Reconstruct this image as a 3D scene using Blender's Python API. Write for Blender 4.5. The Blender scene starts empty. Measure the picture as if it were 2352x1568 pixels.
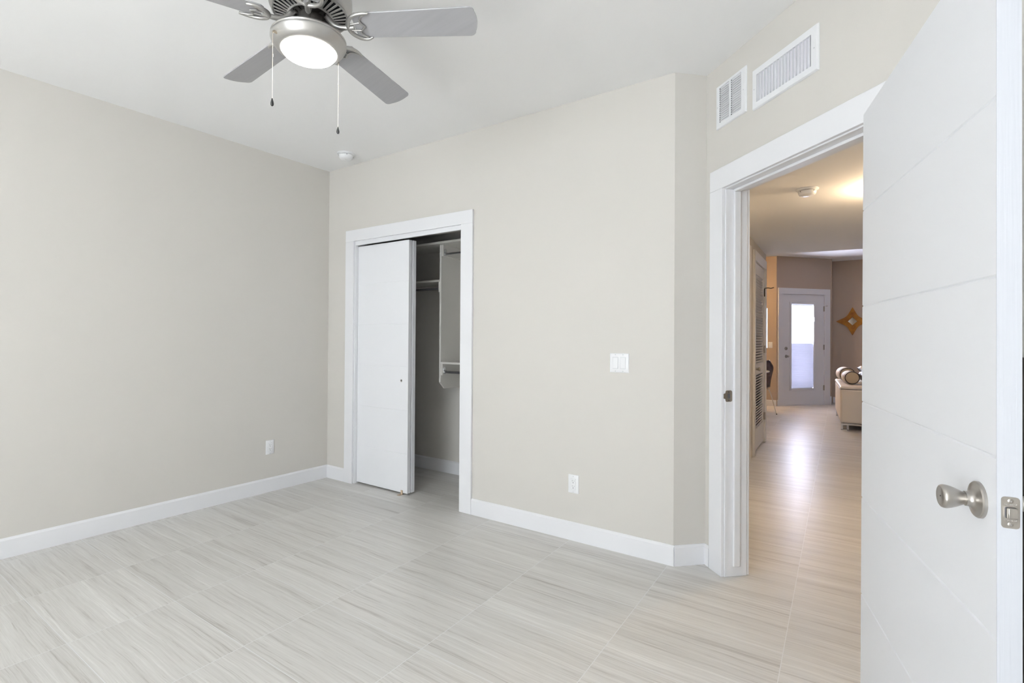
import bpy, bmesh, math, random
from mathutils import Vector, Matrix
random.seed(4)
PI = math.pi
S = 2 ** -0.5
scn = bpy.context.scene
COL = scn.collection

# ------------------------------------------------------------------ camera
cam_d = bpy.data.cameras.new('camera'); cam = bpy.data.objects.new('camera', cam_d); COL.objects.link(cam)
yaw, pitch, roll = math.radians(-35.0524), math.radians(0.4147), math.radians(0.3802)
cy, sy, cp, sp = math.cos(yaw), math.sin(yaw), math.cos(pitch), math.sin(pitch)
Fv = Vector((sy * cp, cy * cp, sp)); Rv = Vector((cy, -sy, 0)); Uv = Rv.cross(Fv)
cr, sr = math.cos(roll), math.sin(roll)
Rr = Rv * cr + Uv * sr; Ur = Uv * cr - Rv * sr
cam.matrix_world = Matrix(((Rr.x, Ur.x, -Fv.x, 3.7747), (Rr.y, Ur.y, -Fv.y, -2.8998), (Rr.z, Ur.z, -Fv.z, 1.253), (0, 0, 0, 1)))
cam_d.sensor_width = 36; cam_d.lens = 36 * 1159.64 / 2352
cam_d.shift_x = 58.5 / 2352; cam_d.shift_y = -15.9 / 2352
cam_d.clip_start = 0.02
scn.camera = cam

# ------------------------------------------------------------------ world, lights, exposure
w = bpy.data.worlds.new('world'); scn.world = w; w.use_nodes = True
bg = w.node_tree.nodes['Background']; bg.inputs[0].default_value = (0.80, 0.88, 1.0, 1); bg.inputs[1].default_value = 3.0

def area(name, loc, direction, sx, sz, power, col):
    l = bpy.data.lights.new(name, 'AREA'); l.shape = 'RECTANGLE'; l.size = sx; l.size_y = sz
    l.energy = power; l.color = col
    o = bpy.data.objects.new(name, l); COL.objects.link(o); o.location = loc
    o.rotation_euler = Vector(direction).to_track_quat('-Z', 'Y').to_euler()
    return o
def point(name, loc, power, col, r):
    l = bpy.data.lights.new(name, 'POINT'); l.energy = power; l.color = col; l.shadow_soft_size = r
    o = bpy.data.objects.new(name, l); COL.objects.link(o); o.location = loc; return o
area('daylight_bedroom', (2.7, -6.11, 1.30), (0, 1, 0), 2.0, 1.7, 99, (0.97, 0.97, 1.0))
sun_d = bpy.data.lights.new('sun', 'SUN'); sun_d.energy = 300.0; sun_d.angle = 0.02; sun_d.color = (0.975, 0.975, 1.0)
sun = bpy.data.objects.new('sun', sun_d); COL.objects.link(sun); sun.rotation_euler = Vector((0.08, 0.50, -0.86)).to_track_quat('-Z', 'Y').to_euler()
area('daylight_exit_door', (3.172 - 0.755 * 0.30, 8.581 + 0.656 * 0.30, 1.15), (0.755, -0.656, 0), 0.62, 1.75, 190, (0.80, 0.79, 1.0))
area('daylight_living', (2.0, 8.45, 1.5), (0, -1, 0), 1.1, 0.8, 8, (0.85, 0.9, 1.0))
scn.view_settings.view_transform = 'Standard'; scn.view_settings.look = 'None'
scn.view_settings.gamma = 1; scn.view_settings.use_curve_mapping = False
scn.view_settings.exposure = 0.10

# ------------------------------------------------------------------ materials
def principled(name, col, rough=0.5, metal=0.0, **kw):
    m = bpy.data.materials.new(name); m.use_nodes = True
    b = m.node_tree.nodes['Principled BSDF']
    b.inputs['Base Color'].default_value = (*col, 1); b.inputs['Roughness'].default_value = rough; b.inputs['Metallic'].default_value = metal
    for k, v in kw.items(): b.inputs[k].default_value = v
    return m
def add_bump(m, scale, strength, dist=0.002, stretch=None, detail=3):
    nt = m.node_tree; b = nt.nodes['Principled BSDF']
    tc = nt.nodes.new('ShaderNodeTexCoord'); mp = nt.nodes.new('ShaderNodeMapping')
    if stretch: mp.inputs['Scale'].default_value = stretch
    n = nt.nodes.new('ShaderNodeTexNoise'); n.inputs['Scale'].default_value = scale; n.inputs['Detail'].default_value = detail
    bp = nt.nodes.new('ShaderNodeBump'); bp.inputs['Strength'].default_value = strength; bp.inputs['Distance'].default_value = dist
    L = nt.links; L.new(tc.outputs['Object'], mp.inputs[0]); L.new(mp.outputs[0], n.inputs[0]); L.new(n.outputs[0], bp.inputs['Height']); L.new(bp.outputs[0], b.inputs['Normal'])
    return m
def add_mottle(m, c1, c2, scale, stretch=None, detail=4):
    nt = m.node_tree; b = nt.nodes['Principled BSDF']
    tc = nt.nodes.new('ShaderNodeTexCoord'); mp = nt.nodes.new('ShaderNodeMapping')
    if stretch: mp.inputs['Scale'].default_value = stretch
    n = nt.nodes.new('ShaderNodeTexNoise'); n.inputs['Scale'].default_value = scale; n.inputs['Detail'].default_value = detail
    r = nt.nodes.new('ShaderNodeValToRGB'); r.color_ramp.elements[0].color = (*c1, 1); r.color_ramp.elements[1].color = (*c2, 1)
    r.color_ramp.elements[0].position = 0.3; r.color_ramp.elements[1].position = 0.7
    L = nt.links; L.new(tc.outputs['Object'], mp.inputs[0]); L.new(mp.outputs[0], n.inputs[0]); L.new(n.outputs[0], r.inputs[0]); L.new(r.outputs[0], b.inputs['Base Color'])
    return m
WALL = add_bump(principled('greige_paint', (0.655, 0.632, 0.595), 0.75), 260, 0.10, 0.002)
TANWALL = add_bump(principled('tan_paint', (0.50, 0.405, 0.325), 0.75), 260, 0.10, 0.002)
CEIL = add_bump(principled('ceiling_paint', (0.92, 0.918, 0.915), 0.85), 220, 0.12, 0.002)
TRIM = principled('white_semigloss', (0.835, 0.84, 0.865), 0.38)
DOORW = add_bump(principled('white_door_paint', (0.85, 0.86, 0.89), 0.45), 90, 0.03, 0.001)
DOOREDGE_DIM = add_bump(principled('white_door_paint_darkened', (0.59, 0.61, 0.66), 0.5), 14, 0.5, 0.0015, (12, 12, 0.25))  # same white door paint, colour darkened to offset strong window light on the edge
PLASTIC = principled('white_plastic', (0.86, 0.865, 0.88), 0.28)
METALW = principled('white_enamel', (0.83, 0.84, 0.86), 0.35)
LAM = principled('closet_laminate', (0.72, 0.70, 0.66), 0.45)
NICKEL = add_bump(principled('brushed_nickel', (0.43, 0.41, 0.385), 0.30, 1.0), 60, 0.05, 0.0005, (1, 1, 14))
FANMET = principled('satin_nickel_paint', (0.47, 0.462, 0.45), 0.36, 0.85)
BLADE = add_mottle(principled('silver_blade', (0.42, 0.42, 0.44), 0.42, 0.25), (0.41, 0.41, 0.43), (0.44, 0.44, 0.46), 3, (1, 20, 1))
DARK = principled('dark_void', (0.012, 0.012, 0.014), 0.6)
IRON = principled('dark_motor_parts', (0.09, 0.085, 0.08), 0.35, 0.8)
CHROME = principled('chrome', (0.72, 0.73, 0.75), 0.12, 1.0)
CHAIN = principled('bead_chain_metal', (0.50, 0.44, 0.36), 0.30, 1.0)
FOB = principled('black_fob', (0.02, 0.02, 0.022), 0.18)
SLOT = principled('slot_grey', (0.10, 0.10, 0.11), 0.6)
SCREW = principled('white_screw', (0.62, 0.64, 0.66), 0.4)
TAN = add_mottle(principled('tan_plastic', (0.52, 0.40, 0.29), 0.5), (0.48, 0.37, 0.27), (0.56, 0.44, 0.32), 60)
LEATHER = add_bump(principled('cream_leather', (0.84, 0.77, 0.68), 0.38), 45, 0.15, 0.003)
CREAMF = add_bump(principled('cream_bolster_cloth', (0.78, 0.74, 0.70), 0.6), 200, 0.1, 0.001)
TANF = add_bump(principled('tan_bolster_cloth', (0.62, 0.50, 0.34), 0.7), 200, 0.1, 0.001)
PIPE = principled('dark_piping', (0.05, 0.035, 0.03), 0.6)
SATIN = add_bump(principled('brown_satin', (0.045, 0.025, 0.02), 0.22), 12, 0.3, 0.01)
SHELL = add_mottle(principled('espresso_plywood', (0.04, 0.024, 0.035), 0.22), (0.032, 0.018, 0.028), (0.055, 0.033, 0.045), 6, (1, 1, 8))
GOLDW = add_mottle(principled('gold_leaf_wood', (0.5, 0.24, 0.04), 0.35, 0.35), (0.24, 0.09, 0.012), (0.50, 0.22, 0.03), 9)
SILVER = principled('mirror_glass', (0.85, 0.86, 0.88), 0.03, 1.0)
TABLETOP = principled('white_lacquer', (0.85, 0.85, 0.87), 0.08)
BROWNP = add_mottle(principled('stand_in_dark_brown', (0.045, 0.036, 0.03), 0.5), (0.035, 0.028, 0.024), (0.06, 0.048, 0.04), 5, (6, 6, 0.5))  # dark tone of the added board that fills the unlit gap

def zebra():
    m = principled('zebra_satin', (0.7, 0.65, 0.6), 0.3); nt = m.node_tree
    tc = nt.nodes.new('ShaderNodeTexCoord'); wv = nt.nodes.new('ShaderNodeTexWave'); wv.inputs['Scale'].default_value = 9; wv.inputs['Distortion'].default_value = 5
    r = nt.nodes.new('ShaderNodeValToRGB'); r.color_ramp.interpolation = 'CONSTANT'
    r.color_ramp.elements[0].color = (0.03, 0.018, 0.015, 1); r.color_ramp.elements[1].color = (0.62, 0.55, 0.50, 1); r.color_ramp.elements[1].position = 0.6
    nt.links.new(tc.outputs['Object'], wv.inputs[0]); nt.links.new(wv.outputs[0], r.inputs[0]); nt.links.new(r.outputs[0], nt.nodes['Principled BSDF'].inputs['Base Color'])
    return m
ZEBRA = zebra()

def pane_mat():
    m = bpy.data.materials.new('window_glass'); m.use_nodes = True; nt = m.node_tree; nt.nodes.clear()
    o = nt.nodes.new('ShaderNodeOutputMaterial'); mx = nt.nodes.new('ShaderNodeMixShader'); t = nt.nodes.new('ShaderNodeBsdfTransparent'); g = nt.nodes.new('ShaderNodeBsdfGlossy')
    g.inputs['Roughness'].default_value = 0.02; f = nt.nodes.new('ShaderNodeMapRange'); lw = nt.nodes.new('ShaderNodeLayerWeight'); lw.inputs[0].default_value = 0.15; f.inputs['To Min'].default_value = 0.03; f.inputs['To Max'].default_value = 0.7; nt.links.new(lw.outputs['Facing'], f.inputs[0])
    t.inputs[0].default_value = (0.95, 0.97, 0.97, 1)
    L = nt.links; L.new(f.outputs[0], mx.inputs[0]); L.new(t.outputs[0], mx.inputs[1]); L.new(g.outputs[0], mx.inputs[2]); L.new(mx.outputs[0], o.inputs[0])
    return m
PANE = pane_mat()
def shade_mat():
    m = bpy.data.materials.new('cellular_shade'); m.use_nodes = True; nt = m.node_tree; nt.nodes.clear()
    o = nt.nodes.new('ShaderNodeOutputMaterial'); mx = nt.nodes.new('ShaderNodeMixShader'); t = nt.nodes.new('ShaderNodeBsdfTranslucent'); d = nt.nodes.new('ShaderNodeBsdfDiffuse')
    t.inputs[0].default_value = (0.265, 0.265, 0.285, 1); d.inputs[0].default_value = (0.75, 0.77, 0.85, 1); mx.inputs[0].default_value = 0.45
    L = nt.links; L.new(t.outputs[0], mx.inputs[1]); L.new(d.outputs[0], mx.inputs[2]); L.new(mx.outputs[0], o.inputs[0])
    return m
SHADE = shade_mat()
def emit(name, col, st):
    m = bpy.data.materials.new(name); m.use_nodes = True; b = m.node_tree.nodes['Principled BSDF']
    b.inputs['Base Color'].default_value = (0.9, 0.88, 0.84, 1); b.inputs['Emission Color'].default_value = (*col, 1); b.inputs['Emission Strength'].default_value = st
    return m
BOWL = emit('lit_opal_glass', (1.0, 0.96, 0.90), 25.0)
HALLBOWL = emit('lit_amber_glass', (1.0, 0.74, 0.47), 86.0)
PENDANT = emit('lit_pendant_glass', (1.0, 0.60, 0.24), 140.0)

def floor_mat():
    m = bpy.data.materials.new('vein_cut_tile'); m.use_nodes = True; nt = m.node_tree; b = nt.nodes['Principled BSDF']; L = nt.links
    def nd(t, **k):
        n = nt.nodes.new(t)
        for a, v in k.items(): setattr(n, a, v)
        return n
    def math_(op, a, b_=None, c=None):
        n = nd('ShaderNodeMath', operation=op)
        for i, v in enumerate((a, b_, c)):
            if v is None: continue
            if isinstance(v, (int, float)): n.inputs[i].default_value = v
            else: L.new(v, n.inputs[i])
        return n.outputs[0]
    tc = nd('ShaderNodeTexCoord'); sx = nd('ShaderNodeSeparateXYZ'); L.new(tc.outputs['Object'], sx.inputs[0])
    X, Y = sx.outputs[0], sx.outputs[1]
    u = math_('DIVIDE', math_('SUBTRACT', X, 0.6033), 0.5967); v = math_('DIVIDE', math_('ADD', Y, 0.965), 0.4070)
    fu = math_('FRACT', u); fv = math_('FRACT', v); iu = math_('FLOOR', u); iv = math_('FLOOR', v)
    du = math_('MULTIPLY', math_('MINIMUM', fu, math_('SUBTRACT', 1.0, fu)), 0.5967)
    dv = math_('MULTIPLY', math_('MINIMUM', fv, math_('SUBTRACT', 1.0, fv)), 0.4070)
    g = math_('MINIMUM', du, dv)
    grout = math_('MAXIMUM', math_('LESS_THAN', du, 0.0015), math_('LESS_THAN', dv, 0.0016))
    cell = nd('ShaderNodeCombineXYZ'); L.new(iu, cell.inputs[0]); L.new(iv, cell.inputs[1])
    wn = nd('ShaderNodeTexWhiteNoise', noise_dimensions='2D'); L.new(cell.outputs[0], wn.inputs[0])
    off = math_('MULTIPLY', wn.outputs[0], 37.0)
    # vein coordinates run along x, jump from tile to tile
    wob = nd('ShaderNodeTexNoise'); wob.inputs['Scale'].default_value = 3.0; wob.inputs['Detail'].default_value = 2
    L.new(tc.outputs['Object'], wob.inputs[0])
    yy = math_('ADD', math_('ADD', Y, off), math_('MULTIPLY', wob.outputs[0], 0.022))
    def streak(sxx, syy, detail, rough):
        c = nd('ShaderNodeCombineXYZ'); L.new(math_('MULTIPLY', X, sxx), c.inputs[0]); L.new(math_('MULTIPLY', yy, syy), c.inputs[1]); L.new(off, c.inputs[2])
        n = nd('ShaderNodeTexNoise'); n.inputs['Scale'].default_value = 1.0; n.inputs['Detail'].default_value = detail; n.inputs['Roughness'].default_value = rough
        L.new(c.outputs[0], n.inputs[0]); return n.outputs[0]
    broad = streak(0.55, 15, 4, 0.60); fine = streak(1.7, 105, 4, 0.62); hair = streak(6, 330, 3, 0.7)
    val = math_('ADD', math_('MULTIPLY', broad, 0.36), math_('ADD', math_('MULTIPLY', fine, 0.36), math_('MULTIPLY', hair, 0.28)))
    ramp = nd('ShaderNodeValToRGB'); L.new(val, ramp.inputs[0]); e = ramp.color_ramp.elements
    e[0].position = 0.36; e[0].color = (0.43, 0.405, 0.38, 1); e[1].position = 0.64; e[1].color = (0.80, 0.79, 0.765, 1)
    k = e.new(0.46); k.color = (0.625, 0.608, 0.582, 1); k = e.new(0.55); k.color = (0.70, 0.685, 0.66, 1)
    dash = nd('ShaderNodeValToRGB'); L.new(streak(5.0, 170, 3, 0.6), dash.inputs[0]); dash.color_ramp.elements[0].position = 0.27; dash.color_ramp.elements[0].color = (0.72, 0.70, 0.67, 1)
    dash.color_ramp.elements[1].position = 0.36; dash.color_ramp.elements[1].color = (1, 1, 1, 1)
    mul = nd('ShaderNodeMix', data_type='RGBA', blend_type='MULTIPLY'); mul.inputs[0].default_value = 0.8; L.new(ramp.outputs[0], mul.inputs[6]); L.new(dash.outputs[0], mul.inputs[7])
    tone = nd('ShaderNodeHueSaturation'); L.new(math_('ADD', 0.965, math_('MULTIPLY', wn.outputs[0], 0.07)), tone.inputs['Value']); L.new(mul.outputs[2], tone.inputs['Color'])
    mix = nd('ShaderNodeMix', data_type='RGBA'); L.new(grout, mix.inputs[0]); L.new(tone.outputs[0], mix.inputs[6]); mix.inputs[7].default_value = (0.755, 0.755, 0.755, 1)
    L.new(mix.outputs[2], b.inputs['Base Color'])
    L.new(math_('ADD', 0.27, math_('MULTIPLY', fine, 0.14)), b.inputs['Roughness'])
    h = math_('ADD', math_('MULTIPLY', fine, 0.5), math_('SUBTRACT', math_('MULTIPLY', hair, 0.5), math_('MULTIPLY', grout, 1.5)))
    bp = nd('ShaderNodeBump'); bp.inputs['Strength'].default_value = 0.22; bp.inputs['Distance'].default_value = 0.0012
    L.new(h, bp.inputs['Height']); L.new(bp.outputs[0], b.inputs['Normal'])
    return m
TILE = floor_mat()

# ------------------------------------------------------------------ mesh helpers
def nb(): return bmesh.new()
def xf(bm, vs, M):
    if M is not None:
        for v in vs: v.co = M @ v.co
def box(bm, x0, x1, y0, y1, z0, z1, M=None):
    c = [(x0, y0, z0), (x1, y0, z0), (x1, y1, z0), (x0, y1, z0), (x0, y0, z1), (x1, y0, z1), (x1, y1, z1), (x0, y1, z1)]
    vs = [bm.verts.new(p) for p in c]
    for f in ((0, 3, 2, 1), (4, 5, 6, 7), (0, 1, 5, 4), (1, 2, 6, 5), (2, 3, 7, 6), (3, 0, 4, 7)): bm.faces.new([vs[i] for i in f])
    xf(bm, vs, M); return vs
def prism(bm, pts, z0, z1, M=None):
    """polygon in xy (any winding) extruded in z"""
    a = sum(pts[i][0] * pts[(i + 1) % len(pts)][1] - pts[(i + 1) % len(pts)][0] * pts[i][1] for i in range(len(pts)))
    if a < 0: pts = pts[::-1]
    lo = [bm.verts.new((p[0], p[1], z0)) for p in pts]; hi = [bm.verts.new((p[0], p[1], z1)) for p in pts]
    bm.faces.new(lo[::-1]); bm.faces.new(hi); n = len(pts)
    for i in range(n): bm.faces.new((lo[i], lo[(i + 1) % n], hi[(i + 1) % n], hi[i]))
    xf(bm, lo + hi, M)
def lathe(bm, prof, n=48, M=None):
    """prof [(r, z)] spun about z; ends closed when r == 0"""
    rings = []; allv = []
    for r, z in prof:
        if r < 1e-6: v = bm.verts.new((0, 0, z)); rings.append([v]); allv.append(v)
        else:
            vs = [bm.verts.new((r * math.cos(2 * PI * i / n), r * math.sin(2 * PI * i / n), z)) for i in range(n)]
            rings.append(vs); allv += vs
    for a, b in zip(rings, rings[1:]):
        for i in range(n):
            j = (i + 1) % n
            if len(a) == 1 and len(b) == 1: continue
            if len(a) == 1: bm.faces.new((a[0], b[i], b[j]))
            elif len(b) == 1: bm.faces.new((a[i], a[j], b[0]))
            else: bm.faces.new((a[i], a[j], b[j], b[i]))
    xf(bm, allv, M)
def tube(bm, pts, rad, n=10, caps=True, M=None, closed=False):
    pts = [Vector(p) for p in pts]; rr = rad if isinstance(rad, (list, tuple)) else [rad] * len(pts); rings = []; allv = []
    prev = None
    for i, p in enumerate(pts):
        if closed: d = pts[(i + 1) % len(pts)] - pts[i - 1]
        else: d = pts[min(i + 1, len(pts) - 1)] - pts[max(i - 1, 0)]
        d.normalize()
        if prev is None: a = d.orthogonal().normalized()
        else: a = (prev - d * prev.dot(d)).normalized()
        prev = a; b = d.cross(a)
        vs = [bm.verts.new(p + (a * math.cos(2 * PI * k / n) + b * math.sin(2 * PI * k / n)) * rr[i]) for k in range(n)]
        rings.append(vs); allv += vs
    m = len(rings)
    for i in range(m if closed else m - 1):
        a, b = rings[i], rings[(i + 1) % m]
        for k in range(n): bm.faces.new((a[k], a[(k + 1) % n], b[(k + 1) % n], b[k]))
    if caps and not closed: bm.faces.new(rings[0][::-1]); bm.faces.new(rings[-1])
    xf(bm, allv, M)
def smooth_path(ctrl, sub=6):
    P = [Vector(p) for p in ctrl]; out = []
    for i in range(len(P) - 1):
        p0 = P[max(i - 1, 0)]; p1 = P[i]; p2 = P[i + 1]; p3 = P[min(i + 2, len(P) - 1)]
        for k in range(sub):
            t = k / sub
            out.append(0.5 * ((2 * p1) + (p2 - p0) * t + (2 * p0 - 5 * p1 + 4 * p2 - p3) * t * t + (3 * p1 - p0 - 3 * p2 + p3) * t ** 3))
    out.append(P[-1]); return out
def sphere(bm, c, r, sc=(1, 1, 1), u=12, v=8):
    M = Matrix.Translation(c) @ Matrix.Diagonal((*sc, 1)); bmesh.ops.create_uvsphere(bm, u_segments=u, v_segments=v, radius=r, matrix=M)

def obj(name, bm, mat, parent=None, loc=None, rot=None, bevel=0, smooth=False, seg=2, angle=40):
    bmesh.ops.recalc_face_normals(bm, faces=bm.faces)
    me = bpy.data.meshes.new(name); bm.to_mesh(me); bm.free()
    for m in (mat if isinstance(mat, (list, tuple)) else [mat]): me.materials.append(m)
    o = bpy.data.objects.new(name, me); COL.objects.link(o)
    if parent: o.parent = parent
    if loc: o.location = loc
    if rot: o.rotation_euler = rot
    if bevel:
        b = o.modifiers.new('bevel', 'BEVEL'); b.width = bevel; b.segments = seg; b.limit_method = 'ANGLE'; b.angle_limit = math.radians(50)
    if smooth or bevel:
        me.polygons.foreach_set('use_smooth', [True] * len(me.polygons))
        try: me.set_sharp_from_angle(angle=math.radians(angle))
        except Exception: pass
    return o
def tag(o, label, cat, group=None, kind=None):
    if label: o['label'] = label
    if cat: o['category'] = cat
    if group: o['group'] = group
    if kind: o['kind'] = kind
    return o
def thing(name, label, cat, loc=(0, 0, 0), rz=0, group=None, kind=None):
    o = bpy.data.objects.new(name, None); COL.objects.link(o); o.location = loc; o.rotation_euler = (0, 0, rz); o.empty_display_size = 0.05
    return tag(o, label, cat, group, kind)
def struct(o, label=None, cat=None):
    return tag(o, label, cat, None, 'structure')
ROTX = lambda a: Matrix.Rotation(a, 4, 'X')
ROTY = lambda a: Matrix.Rotation(a, 4, 'Y')
ROTZ = lambda a: Matrix.Rotation(a, 4, 'Z')
T = Matrix.Translation
def dup_tree(o, parent=None):
    c = o.copy(); COL.objects.link(c); c.parent = parent
    for ch in list(o.children): dup_tree(ch, c)
    return c

# ------------------------------------------------------------------ setting: shell of the bedroom
H = 2.743                      # bedroom ceiling
MA = 0.0354                    # the left wall runs a touch out of square
XB, CX, CY = 3.016, 3.153, 0.137   # end of closet wall, foot of the diagonal doorway wall
RC = -PI / 4                   # doorway wall frame: local x along the wall, local -y into the bedroom
def cw(t, off): return (CX + t * S - off * S, CY - t * S - off * S)       # point on / in front of (off > 0) the doorway wall
OT0, OT1, OH = 0.150, 1.125, 2.080   # rough opening of bedroom door in wall frame

bm = nb(); box(bm, -1.4, 7.4, -6.25, 10.4, -0.1, 0); struct(obj('floor', bm, TILE), 'grey vein-cut rectangular floor tile laid through bedroom, closet and hall', 'floor')
bm = nb(); prism(bm, [(-0.40, -6.2), (5.1, -6.2), (5.1, -1.70), cw(0, -0.07), (XB, 0.07), (-0.10, 0.07)], H, H + 0.1)
struct(obj('ceiling', bm, CEIL), 'white lightly textured bedroom ceiling', 'ceiling')
bm = nb(); prism(bm, [(-0.4, 0.07), (2.4, 0.07), (2.4, 0.9), (-0.4, 0.9)], H, H + 0.1); struct(obj('ceiling', bm, CEIL), 'ceiling inside the bedroom closet', 'ceiling')
HC, LC = 2.33, 2.855
bm = nb(); prism(bm, [(2.99, 0.49), (4.41, -0.93), (4.41, 4.52), (2.99, 4.345)], HC, LC); struct(obj('ceiling', bm, CEIL), 'dropped hall ceiling seen through the bedroom doorway', 'ceiling')
bm = nb(); box(bm, -1.4, 7.4, 4.2, 10.2, LC, LC + 0.1); box(bm, -1.4, 2.99, 0.75, 4.2, LC, LC + 0.1); struct(obj('ceiling', bm, CEIL), 'higher living room ceiling beyond the hall soffit', 'ceiling')

bm = nb(); prism(bm, [(0, 0), (-6.15 * MA, -6.15), (-6.15 * MA - 0.12, -6.15), (-0.12, 0)], 0, H); struct(obj('wall_left', bm, WALL), 'long greige wall left of the closet', 'wall')
# closet wall (front face y = 0) with opening
CL0, CL1, CT = 0.342, 1.538, 2.097
bm = nb(); prism(bm, [(-0.36, 0), (CL0, 0), (CL0, 0.125), (-0.36, 0.125)], 0, H + 0.1)
prism(bm, [(CL0, 0), (CL1, 0), (CL1, 0.125), (CL0, 0.125)], CT, H)
prism(bm, [(CL1, 0), (XB, 0), (CX, CY), (CX + 0.13 * S, CY + 0.13 * S), (2.99, 0.486), (2.88, 0.486), (2.88, 0.125), (CL1, 0.125)], 0, H)
struct(obj('wall_back', bm, WALL), 'greige wall with the closet opening and the narrow angled return beside the doorway', 'wall')
# doorway wall
bm = nb()
for a, b, z0, z1 in ((0, OT0, 0, H), (OT0, OT1, OH, H), (OT1, 2.55, 0, H)):
    prism(bm, [cw(a, 0), cw(b, 0), cw(b, -0.13), cw(a, -0.13)], z0, z1)
struct(obj('wall_right', bm, WALL), 'diagonal greige wall holding the bedroom doorway and two vents', 'wall')
ex, ey = cw(2.40, 0)
bm = nb()
box(bm, ex, ex + 0.12, -6.15, ey, 0, H)
struct(obj('wall_side', bm, WALL), 'greige bedroom wall behind the camera on the right', 'wall')
W0, W1, WZ0, WZ1 = 1.65, 3.75, 0.42, 2.18
bm = nb(); box(bm, -0.36, W0, -6.13, -6.01, 0, H); box(bm, W1, ex + 0.12, -6.13, -6.01, 0, H); box(bm, W0, W1, -6.13, -6.01, 0, WZ0); box(bm, W0, W1, -6.13, -6.01, WZ1, H)
struct(obj('wall_front', bm, WALL), 'greige bedroom wall with a window, behind the camera', 'wall')
def window(name, x0, x1, z0, z1, loc, rz, label, mull=1, f=0.045):
    r = struct(thing(name, label, 'window', loc, rz), label, 'window')
    bm = nb()
    box(bm, x0, x1, 0.03, 0.08, z0, z0 + f); box(bm, x0, x1, 0.03, 0.08, z1 - f, z1); box(bm, x0, x0 + f, 0.03, 0.08, z0 + f, z1 - f); box(bm, x1 - f, x1, 0.03, 0.08, z0 + f, z1 - f)
    for i in range(mull):
        c = x0 + (x1 - x0) * (i + 1) / (mull + 1); box(bm, c - 0.02, c + 0.02, 0.03, 0.08, z0 + f, z1 - f)
    obj('window_frame', bm, TRIM, r, bevel=0.003)
    bm = nb(); box(bm, x0 + f, x1 - f, 0.053, 0.057, z0 + f, z1 - f); obj('pane', bm, PANE, r)
    return r
window('window_1', -(W1 - W0) / 2, (W1 - W0) / 2, WZ0, WZ1, ((W0 + W1) / 2, -6.01, 0), PI, 'wide bedroom window behind the camera', 1)
# closet interior
bm = nb(); box(bm, -1.3, 2.88, 0.756, 0.85, 0, LC); struct(obj('wall_closet', bm, WALL), 'greige wall at the back inside the closet', 'wall')
bm = nb(); box(bm, -0.35, -0.25, 0.125, 0.756, 0, H); struct(obj('wall_closet_left', bm, WALL), 'left wall inside the closet', 'wall')
bm = nb(); box(bm, 2.2, 2.3, 0.125, 0.756, 0, H); struct(obj('wall_closet_right', bm, WALL), 'right wall inside the closet', 'wall')
# hall and living area
bm = nb()
box(bm, 2.88, 3.0, 0.486, 1.90, 0, LC); box(bm, 2.88, 3.0, 1.90, 2.85, 2.13, LC); box(bm, 2.88, 3.0, 2.85, 3.285, 0, LC)
box(bm, 2.88, 3.0, 3.285, 4.18, 2.14, LC); box(bm, 2.88, 3.0, 4.18, 4.34, 0, LC)
struct(obj('wall_hall_left', bm, WALL), 'hall wall holding the white louvered door', 'wall')
bm = nb(); box(bm, 4.40, 4.52, -0.94, 4.52, 0, LC); struct(obj('wall_hall_right', bm, WALL), 'right wall of the hall, behind the open bedroom door', 'wall')
bm = nb(); box(bm, -1.3, 2.88, 4.22, 4.34, 0, LC); box(bm, -1.3, -1.2, 0.8, 4.22, 0, LC); struct(obj('wall_living_near', bm, WALL), 'near wall of the dining side, hidden by the hall wall', 'wall')
bm = nb(); box(bm, 4.52, 7.3, 4.40, 4.52, 0, LC); struct(obj('wall_living_side', bm, WALL), 'near wall of the living room, right of the hall', 'wall')
bm = nb(); box(bm, -1.3, -1.2, 4.34, 8.124, 0, LC); struct(obj('wall_dining', bm, WALL), 'far left wall of the dining side', 'wall')
bm = nb(); box(bm, 7.2, 7.3, 4.52, 9.5, 0, LC); struct(obj('wall_living_right', bm, WALL), 'far right wall of the living room', 'wall')
YW = 8.124
bm = nb(); box(bm, -1.2, 1.40, YW, YW + 0.12, 0, LC); box(bm, 2.626, 2.64, YW, YW + 0.12, 0, LC); prism(bm, [(2.64, YW), (2.775, YW), (2.68, YW + 0.12), (2.64, YW + 0.12)], 0, LC)
box(bm, 1.40, 2.626, YW, YW + 0.12, 0, 1.10); box(bm, 1.40, 2.626, YW, YW + 0.12, 1.87, LC)
struct(obj('wall_dining_far', bm, TANWALL), 'warm lit wall strip left of the glazed exit door', 'wall')
window('window_2', -0.613, 0.613, 1.10, 1.87, (2.013, YW, 0), 0, 'window in far wall left of the exit door, seen as a bright sliver', 1, 0.006)
# diagonal exit-door wall: frame D
DO = Vector((2.775, YW, 0)); DA = math.radians(49.0); DD = Vector((math.cos(DA), math.sin(DA), 0)); DN = Vector((-math.sin(DA), math.cos(DA), 0))
DM = T(DO) @ ROTZ(DA)
DL = 1.285
bm = nb(); box(bm, 0, 0.135, 0, 0.12, 0, LC, DM); box(bm, 0.135, 1.125, 0, 0.12, 2.165, LC, DM); box(bm, 1.125, DL, 0, 0.12, 0, LC, DM)
struct(obj('wall_exit', bm, TANWALL), 'angled wall around the glazed exit door', 'wall')
e2 = DO + DD * DL
bm = nb(); box(bm, e2.x - 0.10, e2.x + 0.012, e2.y, 9.52, 0, LC); box(bm, e2.x + 0.012, 7.3, 9.50, 9.62, 0, LC); struct(obj('wall_living', bm, TANWALL), 'shaded far wall right of the exit door, carrying the gold mirror', 'wall')

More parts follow.
